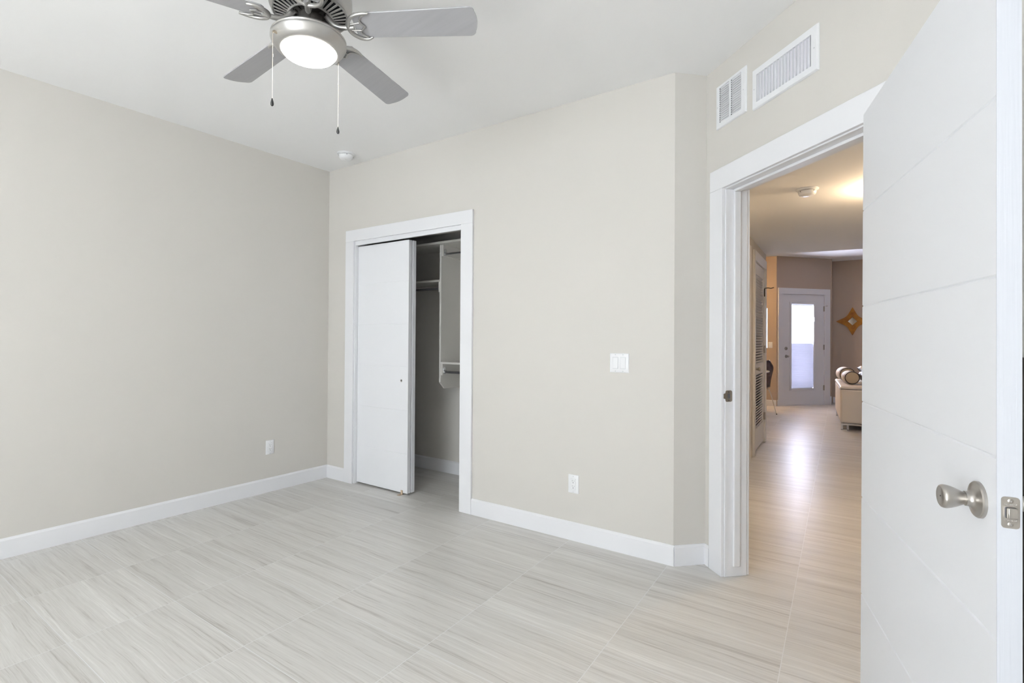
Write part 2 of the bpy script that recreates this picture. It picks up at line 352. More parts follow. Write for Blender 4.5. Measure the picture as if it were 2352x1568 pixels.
# ------------------------------------------------------------------ baseboards and casings
def bb_prof(bm, L, h=0.112, th=0.014, M=None):
    """baseboard running local x 0..L, face towards local -y"""
    prof = [(0, 0), (-th, 0), (-th, h - 0.012), (-th * 0.55, h - 0.004), (-th * 0.35, h), (0, h)]
    a = [bm.verts.new((0, y, z)) for y, z in prof]; b = [bm.verts.new((L, y, z)) for y, z in prof]; n = len(prof)
    for i in range(n): bm.faces.new((a[i], a[(i + 1) % n], b[(i + 1) % n], b[i]))
    bm.faces.new(a); bm.faces.new(b[::-1]); xf(bm, a + b, M)
def baseboard(name, p0, p1, label, h=0.112):
    p0 = Vector((*p0, 0)); p1 = Vector((*p1, 0)); d = p1 - p0; bm = nb(); bb_prof(bm, d.length, h)
    return struct(obj(name, bm, TRIM, loc=p0, rot=(0, 0, math.atan2(d.y, d.x))), label, 'baseboard')
baseboard('baseboard_left', (-6.01 * MA, -6.01), (0, 0), 'white baseboard along the left wall')
baseboard('baseboard_back', (0.012, 0), (0.250, 0), 'short white baseboard between corner and closet casing')
baseboard('baseboard_back_right', (1.624, 0), (XB + 0.005, 0), 'white baseboard from closet casing to the angled return')
baseboard('baseboard_return', (XB, 0), (CX, CY), 'short white baseboard on the angled return')
baseboard('baseboard_right', (CX, CY), cw(0.05, 0), 'tiny white baseboard piece beside the doorway casing')
baseboard('baseboard_right_far', cw(1.215, 0), cw(2.38, 0), 'white baseboard behind the open bedroom door')
baseboard('baseboard_closet', (-0.25, 0.756), (2.2, 0.756), 'white baseboard at the back inside the closet', 0.115)
baseboard('baseboard_dining', (-1.2, YW), (2.775, YW), 'baseboard left of the exit door')
baseboard('baseboard_hall', (3.0, 0.50), (3.0, 1.80), 'baseboard on the left hall wall')
baseboard('baseboard_living', (e2.x + 0.03, 9.50), (7.2, 9.50), 'baseboard under the gold mirror')

# closet casing, jamb and header
bm = nb()
box(bm, 0.250, 0.353, -0.018, 0, 0, 2.077); box(bm, 1.518, 1.624, -0.018, 0, 0, 2.077); box(bm, 0.250, 1.624, -0.018, 0, 2.077, 2.174)
struct(obj('trim_1', bm, TRIM, bevel=0.002), 'flat white casing around the closet opening', 'door casing')
bm = nb()
box(bm, CL0, 0.360, 0.0, 0.125, 0, 2.079); box(bm, 1.520, CL1, 0.0, 0.125, 0, 2.079); box(bm, CL0, CL1, 0.0, 0.125, 2.079, CT)
box(bm, 0.360, 1.520, 0.001, 0.018, 2.043, 2.079)
struct(obj('trim_2', bm, TRIM, bevel=0.0015), 'white jamb and header board lining the closet opening', 'door jamb')
bm = nb(); box(bm, 0.362, 1.518, 0.030, 0.108, 2.060, 2.078)
struct(obj('trim_3', bm, NICKEL), 'metal sliding track under the closet header', 'door track')

# bedroom doorway casing, jamb, stop (frame C)
CM = T((CX, CY, 0)) @ ROTZ(RC)
bm = nb()
box(bm, 0.058, 0.166, -0.018, 0, 0, 2.060); box(bm, 1.110, 1.215, -0.018, 0, 0, 2.060); box(bm, 0.058, 1.215, -0.018, 0, 2.060, 2.172)
struct(obj('trim_4', bm, TRIM, loc=(CX, CY, 0), rot=(0, 0, RC), bevel=0.002), 'wide flat white casing around the bedroom doorway', 'door casing')
bm = nb()
box(bm, 0.152, 0.172, 0, 0.13, 0, 2.054); box(bm, 1.103, 1.123, 0, 0.13, 0, 2.054); box(bm, 0.152, 1.123, 0, 0.13, 2.054, 2.074)
box(bm, 0.172, 0.185, 0.046, 0.082, 0.055, 2.041); box(bm, 1.090, 1.103, 0.046, 0.082, 0.055, 2.041); box(bm, 0.172, 1.103, 0.046, 0.082, 2.041, 2.054)
jamb = struct(obj('trim_5', bm, TRIM, loc=(CX, CY, 0), rot=(0, 0, RC), bevel=0.0025), 'white door jamb with raised stop in the bedroom doorway', 'door jamb')
bm = nb()
box(bm, 0.06, 0.166, 0.13, 0.148, 0, 2.060); box(bm, 1.110, 1.215, 0.13, 0.148, 0, 2.060); box(bm, 0.06, 1.215, 0.13, 0.148, 2.060, 2.165)
struct(obj('trim_6', bm, TRIM, loc=(CX, CY, 0), rot=(0, 0, RC), bevel=0.002), 'white casing on the hall side of the doorway', 'door casing')
# strike plate on the jamb (faces +t)
bm = nb()
def rr_poly(w, h, r, n=5):
    out = []
    for cx_, cy_, a0 in ((w / 2 - r, h / 2 - r, 0), (-w / 2 + r, h / 2 - r, 90), (-w / 2 + r, -h / 2 + r, 180), (w / 2 - r, -h / 2 + r, 270)):
        for k in range(n + 1):
            a = math.radians(a0 + 90 * k / n); out.append((cx_ + r * math.cos(a), cy_ + r * math.sin(a)))
    return out
PM = T((0.172, 0.020, 0.955)) @ ROTY(PI / 2) @ ROTZ(PI / 2)     # plate's plane -> jamb face
prism(bm, rr_poly(0.040, 0.060, 0.010), 0, 0.0022, PM)
prism(bm, [(-0.020, -0.016), (-0.030, -0.012), (-0.030, 0.012), (-0.020, 0.016)], 0, 0.0022, PM)
sk = obj('strike_plate', bm, NICKEL, jamb)
bm = nb(); prism(bm, rr_poly(0.015, 0.026, 0.006), 0.0021, 0.0026, PM)
for s_ in (-1, 1): prism(bm, [(0.004 * math.cos(a * PI / 4), s_ * 0.022 + 0.004 * math.sin(a * PI / 4)) for a in range(8)], 0.0021, 0.0026, PM)
obj('latch_hole', bm, SLOT, sk)

# added dark board, coloured for the unlit wedge past the open door's latch edge
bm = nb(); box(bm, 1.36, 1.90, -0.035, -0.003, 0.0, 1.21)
o = obj('stand_in_board', bm, BROWNP, loc=(CX, CY, 0), rot=(0, 0, RC), bevel=0.003)
tag(o, 'added dark board standing in for the unlit sliver past the open door edge', 'board')

# ------------------------------------------------------------------ doors
def grooved_slab(bm, L, th, z0, z1, grooves, skew=0.0, M=None, gd=0.003, gw=0.007):
    """slab: local x 0..L, visible face at y=0 facing -y, back at y=th; V grooves cut across the face at z in grooves"""
    prof = [z0]
    ys = [0.0]
    for g in grooves: prof += [g - gw / 2, g, g + gw / 2]; ys += [0.0, gd, 0.0]
    prof.append(z1); ys.append(0.0)
    def x0(z): return -skew * (z1 - z) / (z1 - z0)
    a = [bm.verts.new((x0(z), y, z)) for z, y in zip(prof, ys)]; b = [bm.verts.new((L, y, z)) for z, y in zip(prof, ys)]
    al = [bm.verts.new((x0(z0), th, z0)), bm.verts.new((x0(z1), th, z1))]; bl = [bm.verts.new((L, th, z0)), bm.verts.new((L, th, z1))]
    for i in range(len(a) - 1): bm.faces.new((a[i], b[i], b[i + 1], a[i + 1]))
    bm.faces.new((al[0], al[1], bl[1], bl[0])); bm.faces.new((a[0], al[0], bl[0], b[0])); bm.faces.new((a[-1], b[-1], bl[1], al[1]))
    bm.faces.new(a[::-1] + [al[0], al[1]][::1]); bm.faces.new(b + [bl[1], bl[0]])
    xf(bm, a + b + al + bl, M)
# bedroom door: hinge foot at HP, leaf towards the camera
GZ = [0.368, 0.706, 1.040, 1.374, 1.706]
HP = Vector((3.8385, -0.712, 0)); ang = math.atan2(-0.982, 0.189)
# leaf local x = along the leaf from hinge to latch; visible (bedroom-left) face must face local +/-y
door1 = struct(thing('door_1', 'tall white bedroom door standing open, satin nickel knob and scored horizontal lines', 'door', HP, ang), 'tall white bedroom door standing open, satin nickel knob and scored horizontal lines', 'door')
LL = 0.905
bm = nb(); grooved_slab(bm, LL - 0.0015, 0.035, 0.012, 2.040, GZ, skew=0.03)
leaf = obj('door_leaf', bm, DOORW, door1)
bm = nb(); box(bm, LL - 0.0015, LL, 0.0, 0.035, 0.012, 2.040); obj('door_edge', bm, DOOREDGE_DIM, door1)
def door_knob(parent, x, z, y=0.0, s=1.0, flip=False, pin=True):
    """tulip knob on a round rose; axis towards local -y (or +y when flipped)"""
    M = T((x, y, z)) @ ROTX(-PI / 2 if flip else PI / 2) @ Matrix.Diagonal((s, s, s, 1))
    bm = nb(); lathe(bm, [(0, 0), (0.035, 0), (0.035, 0.0048), (0.0330, 0.0072), (0.0260, 0.0090), (0.0190, 0.0112), (0.0155, 0.0145), (0.0142, 0.0190), (0.0142, 0.0225), (0.0122, 0.0232), (0, 0.0232)], 48, M)
    rose = obj('door_rosette', bm, NICKEL, parent, smooth=True, angle=35)
    bm = nb(); lathe(bm, [(0, 0.0215), (0.0120, 0.0220), (0.0124, 0.0250), (0.0150, 0.0305), (0.0185, 0.0375), (0.0212, 0.0445), (0.0228, 0.0510), (0.0229, 0.0555), (0.0215, 0.0592), (0.0190, 0.0606), (0.0172, 0.0594), (0.0, 0.0596)], 48, M)
    kn = obj('door_knob', bm, NICKEL, parent, smooth=True, angle=50)
    if pin:
        bm = nb(); lathe(bm, [(0, 0.0590), (0.0016, 0.0590), (0.0016, 0.0599), (0, 0.0599)], 12, M); obj('release_hole', bm, DARK, kn)
door_knob(door1, 0.839, 0.944)
door_knob(door1, 0.839, 0.944, 0.035, flip=True, pin=False)
# latch plate and bolt on the door edge
PM = T((LL, 0.0185, 0.942)) @ ROTY(PI / 2) @ ROTZ(PI / 2)
bm = nb(); prism(bm, rr_poly(0.0255, 0.057, 0.0055), -0.0002, 0.0012, PM); lp = obj('latch_plate', bm, NICKEL, door1)
bm = nb(); prism(bm, rr_poly(0.0165, 0.0205, 0.003), 0.0010, 0.0014, PM); obj('latch_recess', bm, SLOT, lp)
bm = nb(); vs = box(bm, -0.0065, 0.0075, -0.0095, 0.0095, 0.0, 0.010, PM)
o = obj('latch_bolt', bm, NICKEL, lp, bevel=0.0015)
for s_ in (-1, 1):
    bm = nb(); lathe(bm, [(0, 0.0011), (0.0042, 0.0011), (0.0042, 0.0016), (0.0030, 0.0022), (0, 0.0023)], 20, PM @ T((0, s_ * 0.0212, 0)))
    sc = obj('screw', bm, NICKEL, lp, smooth=True)
bm = nb()
for s_ in (-1, 1):
    for r_ in (0, PI / 2):
        box(bm, -0.0020, 0.0020, -0.0005, 0.0005, 0.0021, 0.00245, PM @ T((0, s_ * 0.0212, 0)) @ ROTZ(r_ + 0.5))
    for k in range(9):   # worn, unreadable stamped marks above and below the bolt
        box(bm, -0.0085 + k * 0.0020, -0.0075 + k * 0.0020, -0.0006, 0.0006, 0.0011, 0.00135, PM @ T((0, s_ * 0.0145, 0)) @ ROTZ(0.12 * ((k % 3) - 1)))
obj('stamped_marks', bm, CHROME, lp)
for z in (0.25, 1.03, 1.80):
    bm = nb(); tube(bm, [(-0.012, 0.043, z - 0.045), (-0.012, 0.043, z + 0.045)], 0.0065, 12)
    box(bm, -0.006, 0.045, 0.0349, 0.0372, z - 0.045, z + 0.045); obj('door_hinge', bm, NICKEL, door1)

# closet sliding doors
CZ = [0.325, 0.671, 1.019, 1.363, 1.706]
d2 = struct(thing('door_2', 'front', 'door', (0.3625, 0.030, 0)), 'white sliding closet door in front, with a small round finger pull', 'door')
bm = nb(); grooved_slab(bm, 0.598, 0.034, 0.014, 2.034, CZ, gd=0.0015, gw=0.005); obj('door_panel', bm, DOORW, d2)
bm = nb(); M_ = T((0.525, 0.0, 0.908)) @ ROTX(PI / 2)
lathe(bm, [(0.0065, 0.0), (0.0068, 0.0018), (0.0095, 0.0022), (0.0115, 0.0012), (0.0115, 0.0)], 28, M_); fp = obj('finger_pull', bm, CHROME, d2, smooth=True)
bm = nb(); lathe(bm, [(0, 0.0006), (0.0066, 0.0006)], 20, M_); obj('pull_recess', bm, IRON, fp)
d3 = struct(thing('door_3', 'rear', 'door', (0.3625, 0.074, 0)), 'white sliding closet door stacked behind the front one, only its edge showing', 'door')
bm = nb(); grooved_slab(bm, 0.602, 0.034, 0.014, 2.034, CZ, gd=0.0015, gw=0.005); obj('door_panel', bm, DOORW, d3)
bm = nb(); prism(bm, [(0.888, -0.012), (0.914, -0.010), (0.914, 0.030), (0.888, 0.030)], 0.0, 0.003); box(bm, 0.894, 0.914, 0.0235, 0.0285, 0.0, 0.034)
bmesh.ops.remove_doubles(bm, verts=bm.verts, dist=1e-5)
tag(obj('door_guide', bm, TAN), 'small tan plastic floor guide at the foot of the sliding closet doors', 'door guide')

# closet organiser
og = thing('closet_organizer', 'cream laminate closet shelf unit with upright, shelves and chrome hanging rods', 'shelf unit', (0.92, 0.756, 0))
PY = -0.302
bm = nb()
pts = [(0.0, 2.060), (PY, 2.060), (PY, 0.868), (PY + 0.058, 0.812), (0.0, 0.812)]   # (y, z) side outline
a = [bm.verts.new((0.0, y, z)) for y, z in pts]; b = [bm.verts.new((0.018, y, z)) for y, z in pts]
for i in range(5): bm.faces.new((a[i], a[(i + 1) % 5], b[(i + 1) % 5], b[i]))
bm.faces.new(a); bm.faces.new(b[::-1]); obj('upright_panel', bm, LAM, og, bevel=0.001)
bm = nb(); box(bm, -1.165, 1.275, PY - 0.05, -0.002, 2.061, 2.079); obj('shelf', bm, LAM, og, bevel=0.001)
bm = nb(); box(bm, -1.165, -0.001, PY, -0.002, 1.742, 1.760); obj('shelf', bm, LAM, og, bevel=0.001)
bm = nb(); box(bm, 0.019, 1.275, PY, -0.002, 1.028, 1.046); obj('shelf', bm, LAM, og, bevel=0.001)
for x0, x1, z0, z1 in ((0.019, 0.036, 1.962, 2.060), (-0.017, -0.001, 1.652, 1.742), (0.019, 0.036, 0.930, 1.028)):
    bm = nb(); box(bm, x0, x1, PY + 0.004, -0.002, z0, z1); obj('support_cleat', bm, LAM, og, bevel=0.001)
for xs, xe, z, sgn in ((0.036, 1.270, 1.982, 1), (-0.017, -1.160, 1.684, -1), (0.036, 1.270, 0.958, 1)):
    bm = nb(); tube(bm, [(xs + sgn * 0.004, PY + 0.030, z), (xe, PY + 0.030, z)], 0.0125 if z < 1.9 else 0.0115, 16); rod = obj('hanging_rod', bm, CHROME, og, smooth=True)
    bm = nb(); prism(bm, rr_poly(0.034, 0.062, 0.014), 0, 0.004 * 1, T((xs if sgn > 0 else xs - 0.004, PY + 0.030, z + 0.014)) @ ROTY(PI / 2) @ ROTZ(PI / 2))
    tube(bm, [(xs, PY + 0.030, z), (xs + sgn * 0.014, PY + 0.030, z)], 0.016, 16); obj('rod_socket', bm, CHROME, rod, bevel=0.001)

# ------------------------------------------------------------------ wall plates
def screws(parent, pts, y):
    for x, z in pts:
        bm = nb(); lathe(bm, [(0, 0), (0.0032, 0), (0.0032, 0.0007), (0, 0.0010)], 12, T((x, y, z)) @ ROTX(PI / 2)); obj('screw', bm, SCREW, parent)
def bev_plate(bm, w_, h, t=0.0060, b=0.005):
    pr = [(-w_ / 2, -h / 2), (w_ / 2, -h / 2), (w_ / 2, h / 2), (-w_ / 2, h / 2)]
    i2 = [(-w_ / 2 + b, -h / 2 + b), (w_ / 2 - b, -h / 2 + b), (w_ / 2 - b, h / 2 - b), (-w_ / 2 + b, h / 2 - b)]
    A = [bm.verts.new((x, 0, z)) for x, z in pr]; B = [bm.verts.new((x, -t * 0.45, z)) for x, z in pr]; Cc = [bm.verts.new((x, -t, z)) for x, z in i2]
    for i in range(4):
        j = (i + 1) % 4; bm.faces.new((A[i], A[j], B[j], B[i])); bm.faces.new((B[i], B[j], Cc[j], Cc[i]))
    bm.faces.new(A); bm.faces.new(Cc)
def outlet(label, loc, rz, group=None):
    r = thing('wall_outlet', label, 'outlet', loc, rz, group)
    bm = nb(); bev_plate(bm, 0.070, 0.114); pl = obj('cover_plate', bm, PLASTIC, r, bevel=0.0008)
    screws(pl, [(0, 0.0485), (0, -0.0485)], -0.0059)
    bm = nb(); box(bm, -0.0172, 0.0172, -0.0061, -0.004, -0.0345, 0.0345); obj('receptacle_gap', bm, SCREW, r)
    bm = nb(); box(bm, -0.0163, 0.0163, -0.0078, -0.004, -0.0335, 0.0335); rc = obj('receptacle', bm, PLASTIC, r, bevel=0.001)
    bm = nb()
    for zc in (0.0175, -0.0150):
        box(bm, -0.0072, -0.0054, -0.0080, -0.0070, zc - 0.001, zc + 0.0075); box(bm, 0.0054, 0.0070, -0.0080, -0.0070, zc, zc + 0.0070)
        lathe(bm, [(0, 0.0070), (0.0026, 0.0070), (0.0026, 0.0080), (0, 0.0080)], 14, T((0, 0, zc - 0.0085)) @ ROTX(PI / 2))
    obj('plug_slots', bm, SLOT, rc)
    return r
outlet('white outlet plate low on the long left wall', (-0.019, -0.546, 0.358), math.radians(90 - 2.03), 'white duplex wall outlets')
outlet('white outlet plate low on the wall between closet and doorway', (2.412, 0, 0.348), 0, 'white duplex wall outlets')
def switch(label, loc, rz, gangs=2, rockers=True):
    r = thing('light_switch', label, 'switch', loc, rz)
    w_ = 0.070 if gangs == 1 else 0.116
    bm = nb(); bev_plate(bm, w_, 0.114); pl = obj('cover_plate', bm, PLASTIC, r, bevel=0.0008)
    xs = [0] if gangs == 1 else [-0.023, 0.023]
    screws(pl, [(x, z) for x in xs for z in (0.0485, -0.0485)], -0.0059)
    for k, x in enumerate(xs):
        bm = nb(); box(bm, x - 0.0172, x + 0.0172, -0.0062, -0.004, -0.0345, 0.0345); obj('switch_frame', bm, SCREW, r)
        bm = nb(); up = -1 if k else 1
        vs = box(bm, x - 0.0155, x + 0.0155, -0.0075, -0.004, -0.0325, 0.0325)
        for v in vs:
            if v.co.y < -0.007: v.co.y += -0.0028 if v.co.z * up < 0 else 0.0008
        obj('rocker', bm, PLASTIC, r, bevel=0.001)
    return r
switch('white double rocker switch plate on the closet wall near the doorway', (2.703, 0, 1.112), 0)
switch('small switch plate on the warm wall left of the glazed exit door', (2.674, YW, 1.160), 0, 1)

# ------------------------------------------------------------------ vents above the doorway
def vent(name, label, t0, t1, z0, z1, it0, it1, iz0, iz1, vertical):
    r = thing(name, label, 'vent', cw((t0 + t1) / 2, 0) + ((z0 + z1) / 2,), RC)
    xm, zm = (t0 + t1) / 2, (z0 + z1) / 2
    X0, X1, Z0, Z1, A0, A1, B0, B1 = t0 - xm, t1 - xm, z0 - zm, z1 - zm, it0 - xm, it1 - xm, iz0 - zm, iz1 - zm
    bm = nb(); th = 0.012 if vertical else 0.009
    rings = []
    for (a0, a1, b0, b1), y in (((X0, X1, Z0, Z1), 0), ((X0, X1, Z0, Z1), -th * 0.35), ((X0 + 0.004, X1 - 0.004, Z0 + 0.004, Z1 - 0.004), -th), ((A0, A1, B0, B1), -th), ((A0, A1, B0, B1), 0)):
        rings.append([bm.verts.new((x, y, z)) for x, z in ((a0, b0), (a1, b0), (a1, b1), (a0, b1))])
    for r1_, r2_ in zip(rings, rings[1:] + rings[:1]):
        for i in range(4): bm.faces.new((r1_[i], r1_[(i + 1) % 4], r2_[(i + 1) % 4], r2_[i]))
    if not vertical: box(bm, (A0 + A1) / 2 - 0.008, (A0 + A1) / 2 + 0.008, -th, 0, B0, B1)
    fr = obj('vent_frame', bm, METALW, r, bevel=0.0008)
    screws(fr, [((X0 + A0) / 2, 0.0), ((X1 + A1) / 2, 0.0)], -th + 0.0003)
    bm = nb(); box(bm, A0, A1, -0.0012, -0.0004, B0, B1); obj('duct_opening', bm, principled('vent_duct_grey', (0.76, 0.76, 0.79), 0.5) if vertical else principled('vent_back_grey', (0.70, 0.70, 0.72), 0.5), r)
    if vertical:
        n = 17
        for k in range(n):
            x = A0 + (A1 - A0) * (k + 0.6) / n; bm = nb()
            box(bm, -0.0055, 0.0055, -0.0007, 0.0007, B0, B1, T((x, -0.0068, 0)) @ ROTZ(math.radians(-72)))
            obj('vent_louver', bm, METALW, r)
    else:
        n = 16
        for c0, c1 in ((A0, (A0 + A1) / 2 - 0.008), ((A0 + A1) / 2 + 0.008, A1)):
            for k in range(n):
                z = B0 + (B1 - B0) * (k + 0.5) / n; bm = nb(); h = (B1 - B0) / n
                box(bm, c0, c1, -0.0005, 0.0005, -h * 0.60, h * 0.60, T((0, -0.0050, z)) @ ROTX(math.radians(-22)))
                lv = obj('vent_louver', bm, METALW, r)
                bm = nb(); box(bm, c0 - 0.001, c0 + 0.0042, -0.0078, -0.0040, z - 0.0024, z + 0.0022); obj('slot_end', bm, SLOT, lv)
    return r
vent('return_air_vent', 'smaller white wall vent with two columns of horizontal louvers', 0.098, 0.337, 2.393, 2.626, 0.128, 0.302, 2.420, 2.610, False)
vent('supply_air_vent', 'wide white wall vent with upright louvers, nearest the ceiling corner', 0.386, 0.777, 2.372, 2.567, 0.416, 0.744, 2.402, 2.535, True)

# ------------------------------------------------------------------ smoke detectors
def smoke(label, loc, rz, group):
    r = thing('smoke_detector', label, 'smoke detector', loc, rz, group)
    bm = nb(); lathe(bm, [(0, 0), (0.070, 0), (0.071, -0.004), (0.069, -0.007), (0.060, -0.011), (0.057, -0.0135), (0, -0.0135)], 48); obj('mounting_base', bm, PLASTIC, r, smooth=True)
    bm = nb(); lathe(bm, [(0, -0.013), (0.053, -0.013), (0.053, -0.017), (0, -0.017)], 48); obj('sensor_gap', bm, SLOT, r)
    bm = nb(); lathe(bm, [(0, -0.0165), (0.056, -0.0165), (0.0565, -0.021), (0.054, -0.034), (0.049, -0.043), (0.041, -0.048), (0.016, -0.050), (0.015, -0.0485), (0, -0.0485)], 48)
    b_ = obj('detector_body', bm, PLASTIC, r, smooth=True)
    bm = nb(); lathe(bm, [(0, -0.0484), (0.010, -0.0484), (0.010, -0.0505), (0, -0.0510)], 20, T((0.0, 0, 0))); obj('test_button', bm, PLASTIC, b_, smooth=True)
    for k in range(4):
        a = k * PI / 2 + 0.4; bm = nb(); box(bm, 0.0540, 0.0572, -0.002, 0.002, -0.026, -0.0185, ROTZ(a)); obj('vent_notch', bm, SLOT, b_)
    return r
smoke('white smoke detector on the bedroom ceiling near the far corner', (0.487, -0.215, H), 0.6, 'ceiling smoke detectors')
smoke('white smoke detector on the dropped hall ceiling through the doorway', (3.578, 1.345, HC), 2.0, 'ceiling smoke detectors')

# ------------------------------------------------------------------ ceiling fan
fan = thing('ceiling_fan', 'silver five-blade ceiling fan with a lit round bowl and two pull chains', 'ceiling fan', (2.108, -1.713, H))
def wz(prof): return [(r, z - H) for r, z in prof]
bm = nb(); lathe(bm, wz([(0, H), (0.068, H), (0.068, H - 0.012), (0.055, H - 0.045), (0.025, H - 0.06), (0.016, H - 0.062), (0.0, H - 0.062)]), 40); obj('ceiling_canopy', bm, FANMET, fan, smooth=True)
bm = nb(); tube(bm, [(0, 0, -0.055), (0, 0, -0.13)], 0.013, 20); obj('downrod', bm, FANMET, fan, smooth=True)
bm = nb(); lathe(bm, wz([(0.0, 2.628), (0.045, 2.626), (0.060, 2.618), (0.105, 2.606), (0.138, 2.588), (0.152, 2.565), (0.154, 2.535), (0.150, 2.510), (0.143, 2.498), (0.140, 2.494), (0.135, 2.494), (0.135, 2.502)]), 64); hs = obj('motor_housing', bm, FANMET, fan, smooth=True, angle=45)
bm = nb(); lathe(bm, wz([(0.138, 2.496), (0.142, 2.490), (0.137, 2.488), (0.131, 2.490), (0.131, 2.496)]), 64)
lathe(bm, wz([(0.082, 2.482), (0.086, 2.476), (0.080, 2.473), (0.074, 2.477), (0.075, 2.484)]), 64)
for k in range(38):
    a = 2 * PI * k / 38; M_ = ROTZ(a) @ T((0.108, 0, 2.4845 - H)) @ ROTY(math.radians(-14))
    box(bm, -0.028, 0.027, -0.0042, 0.0042, -0.0015, 0.0015, M_)
obj('vent_grille', bm, FANMET, hs, bevel=0.0008)
bm = nb(); lathe(bm, wz([(0.0, 2.500), (0.134, 2.505), (0.134, 2.500), (0.076, 2.489), (0.07, 2.492)]), 48); obj('grille_backing', bm, DARK, hs)
bm = nb(); lathe(bm, wz([(0, 2.492), (0.072, 2.492), (0.072, 2.484), (0.050, 2.478), (0.048, 2.440), (0.030, 2.425), (0, 2.425)]), 40)
for k in range(14):
    a = 2 * PI * k / 14; box(bm, 0.045, 0.068, -0.003, 0.003, -0.010, 0.0, ROTZ(a) @ T((0, 0, 2.486 - H)))
for k in range(5):
    a = math.radians(31.22 + 72 * k)
    for s_ in (-1, 1): lathe(bm, [(0, -0.006), (0.004, -0.006), (0.004, 0.004), (0, 0.004)], 10, ROTZ(a + s_ * 0.22) @ T((0.061, 0, 2.481 - H)))
obj('motor_hub', bm, IRON, hs)
# blades with their brackets
def blade_tree(k):
    a = math.radians(31.22 + 72 * k)
    F_ = ROTZ(a) @ T((0, 0, 2.442 - H)) @ ROTX(math.radians(-12))
    out = []
    r0, r1 = 0.172, 0.642
    w0, w1 = 0.056, 0.066
    loc = [(r0, -w0 + 0.012), (r0 + 0.012, -w0)]
    n = 6
    for i in range(n + 1):
        t = -PI / 2 + (PI / 2) * i / n; loc.append((r1 - 0.030 + 0.022 * math.cos(t), -w1 + 0.022 + 0.022 * math.sin(t)))
    for i in range(1, 8):
        y = -w1 + 0.022 + (2 * w1 - 0.044) * i / 8; loc.append((r1 - 0.008 + 0.008 * (1 - (y / (w1 - 0.022)) ** 2), y))
    for i in range(n + 1):
        t = (PI / 2) * i / n; loc.append((r1 - 0.030 + 0.022 * math.cos(t), w1 - 0.022 + 0.022 * math.sin(t)))
    loc += [(r0 + 0.012, w0), (r0, w0 - 0.012)]
    bm = nb(); prism(bm, loc, -0.003, 0.003, F_); bl = obj('fan_blade', bm, BLADE, fan, bevel=0.0012)
    bm = nb(); zb = -0.0085
    def fl(ps): return [(x - 0.058, y, zb) for x, y in ps]
    outer = smooth_path(fl([(0.288, 0.050), (0.268, 0.058), (0.240, 0.052), (0.216, 0.030), (0.207, 0.0), (0.214, -0.028), (0.236, -0.050), (0.268, -0.060), (0.300, -0.060)]), 6)
    n_ = len(outer); tube(bm, outer, [0.0040 + 0.0042 * math.sin(PI * i / (n_ - 1)) ** 0.7 for i in range(n_)], 10, M=F_)
    inner = smooth_path(fl([(0.272, 0.050), (0.258, 0.040), (0.250, 0.024), (0.262, 0.008), (0.270, -0.001), (0.262, -0.012), (0.256, -0.030), (0.268, -0.046), (0.292, -0.058)]), 6)
    tube(bm, inner, 0.0034, 8, M=F_)
    tube(bm, fl([(0.208, 0.012), (0.256, 0.016)]), 0.0028, 8, M=F_); tube(bm, fl([(0.208, -0.012), (0.258, -0.020)]), 0.0028, 8, M=F_)
    A_ = ROTZ(a)
    arm = smooth_path([(0.060, 0, 2.486 - H), (0.072, 0, 2.468 - H), (0.092, 0, 2.447 - H), (0.112, 0, 2.437 - H), (0.130, 0, 2.434 - H), (0.155, 0, 2.434 - H), (0.170, 0, 2.435 - H)], 6)
    tube(bm, arm, [0.0115 - 0.0035 * i / (len(arm) - 1) for i in range(len(arm))], 12, M=A_)
    obj('blade_bracket', bm, FANMET, bl, smooth=True, angle=60)
for k in range(5): blade_tree(k)
KS = 0.945; KM = T((-0.004, -0.003, 0))
bm = nb(); lathe(bm, [(r * KS, z) for r, z in wz([(0.0, 2.430), (0.050, 2.430), (0.052, 2.412), (0.085, 2.408), (0.128, 2.405), (0.141, 2.400), (0.1465, 2.393), (0.1440, 2.389), (0.1475, 2.385), (0.1470, 2.378), (0.1430, 2.373), (0.1400, 2.366), (0.1330, 2.356), (0.1220, 2.348), (0.1120, 2.3435), (0.1085, 2.3445), (0.1080, 2.350)])], 72, KM); lk = obj('light_kit', bm, FANMET, fan, smooth=True, angle=50)
bm = nb(); lathe(bm, [(r * KS, z) for r, z in wz([(0.1075, 2.3475), (0.1070, 2.3420), (0.098, 2.3320), (0.080, 2.3230), (0.050, 2.3160), (0.0, 2.3130)])], 56, KM); obj('glass_bowl', bm, BOWL, lk, smooth=True, angle=80)
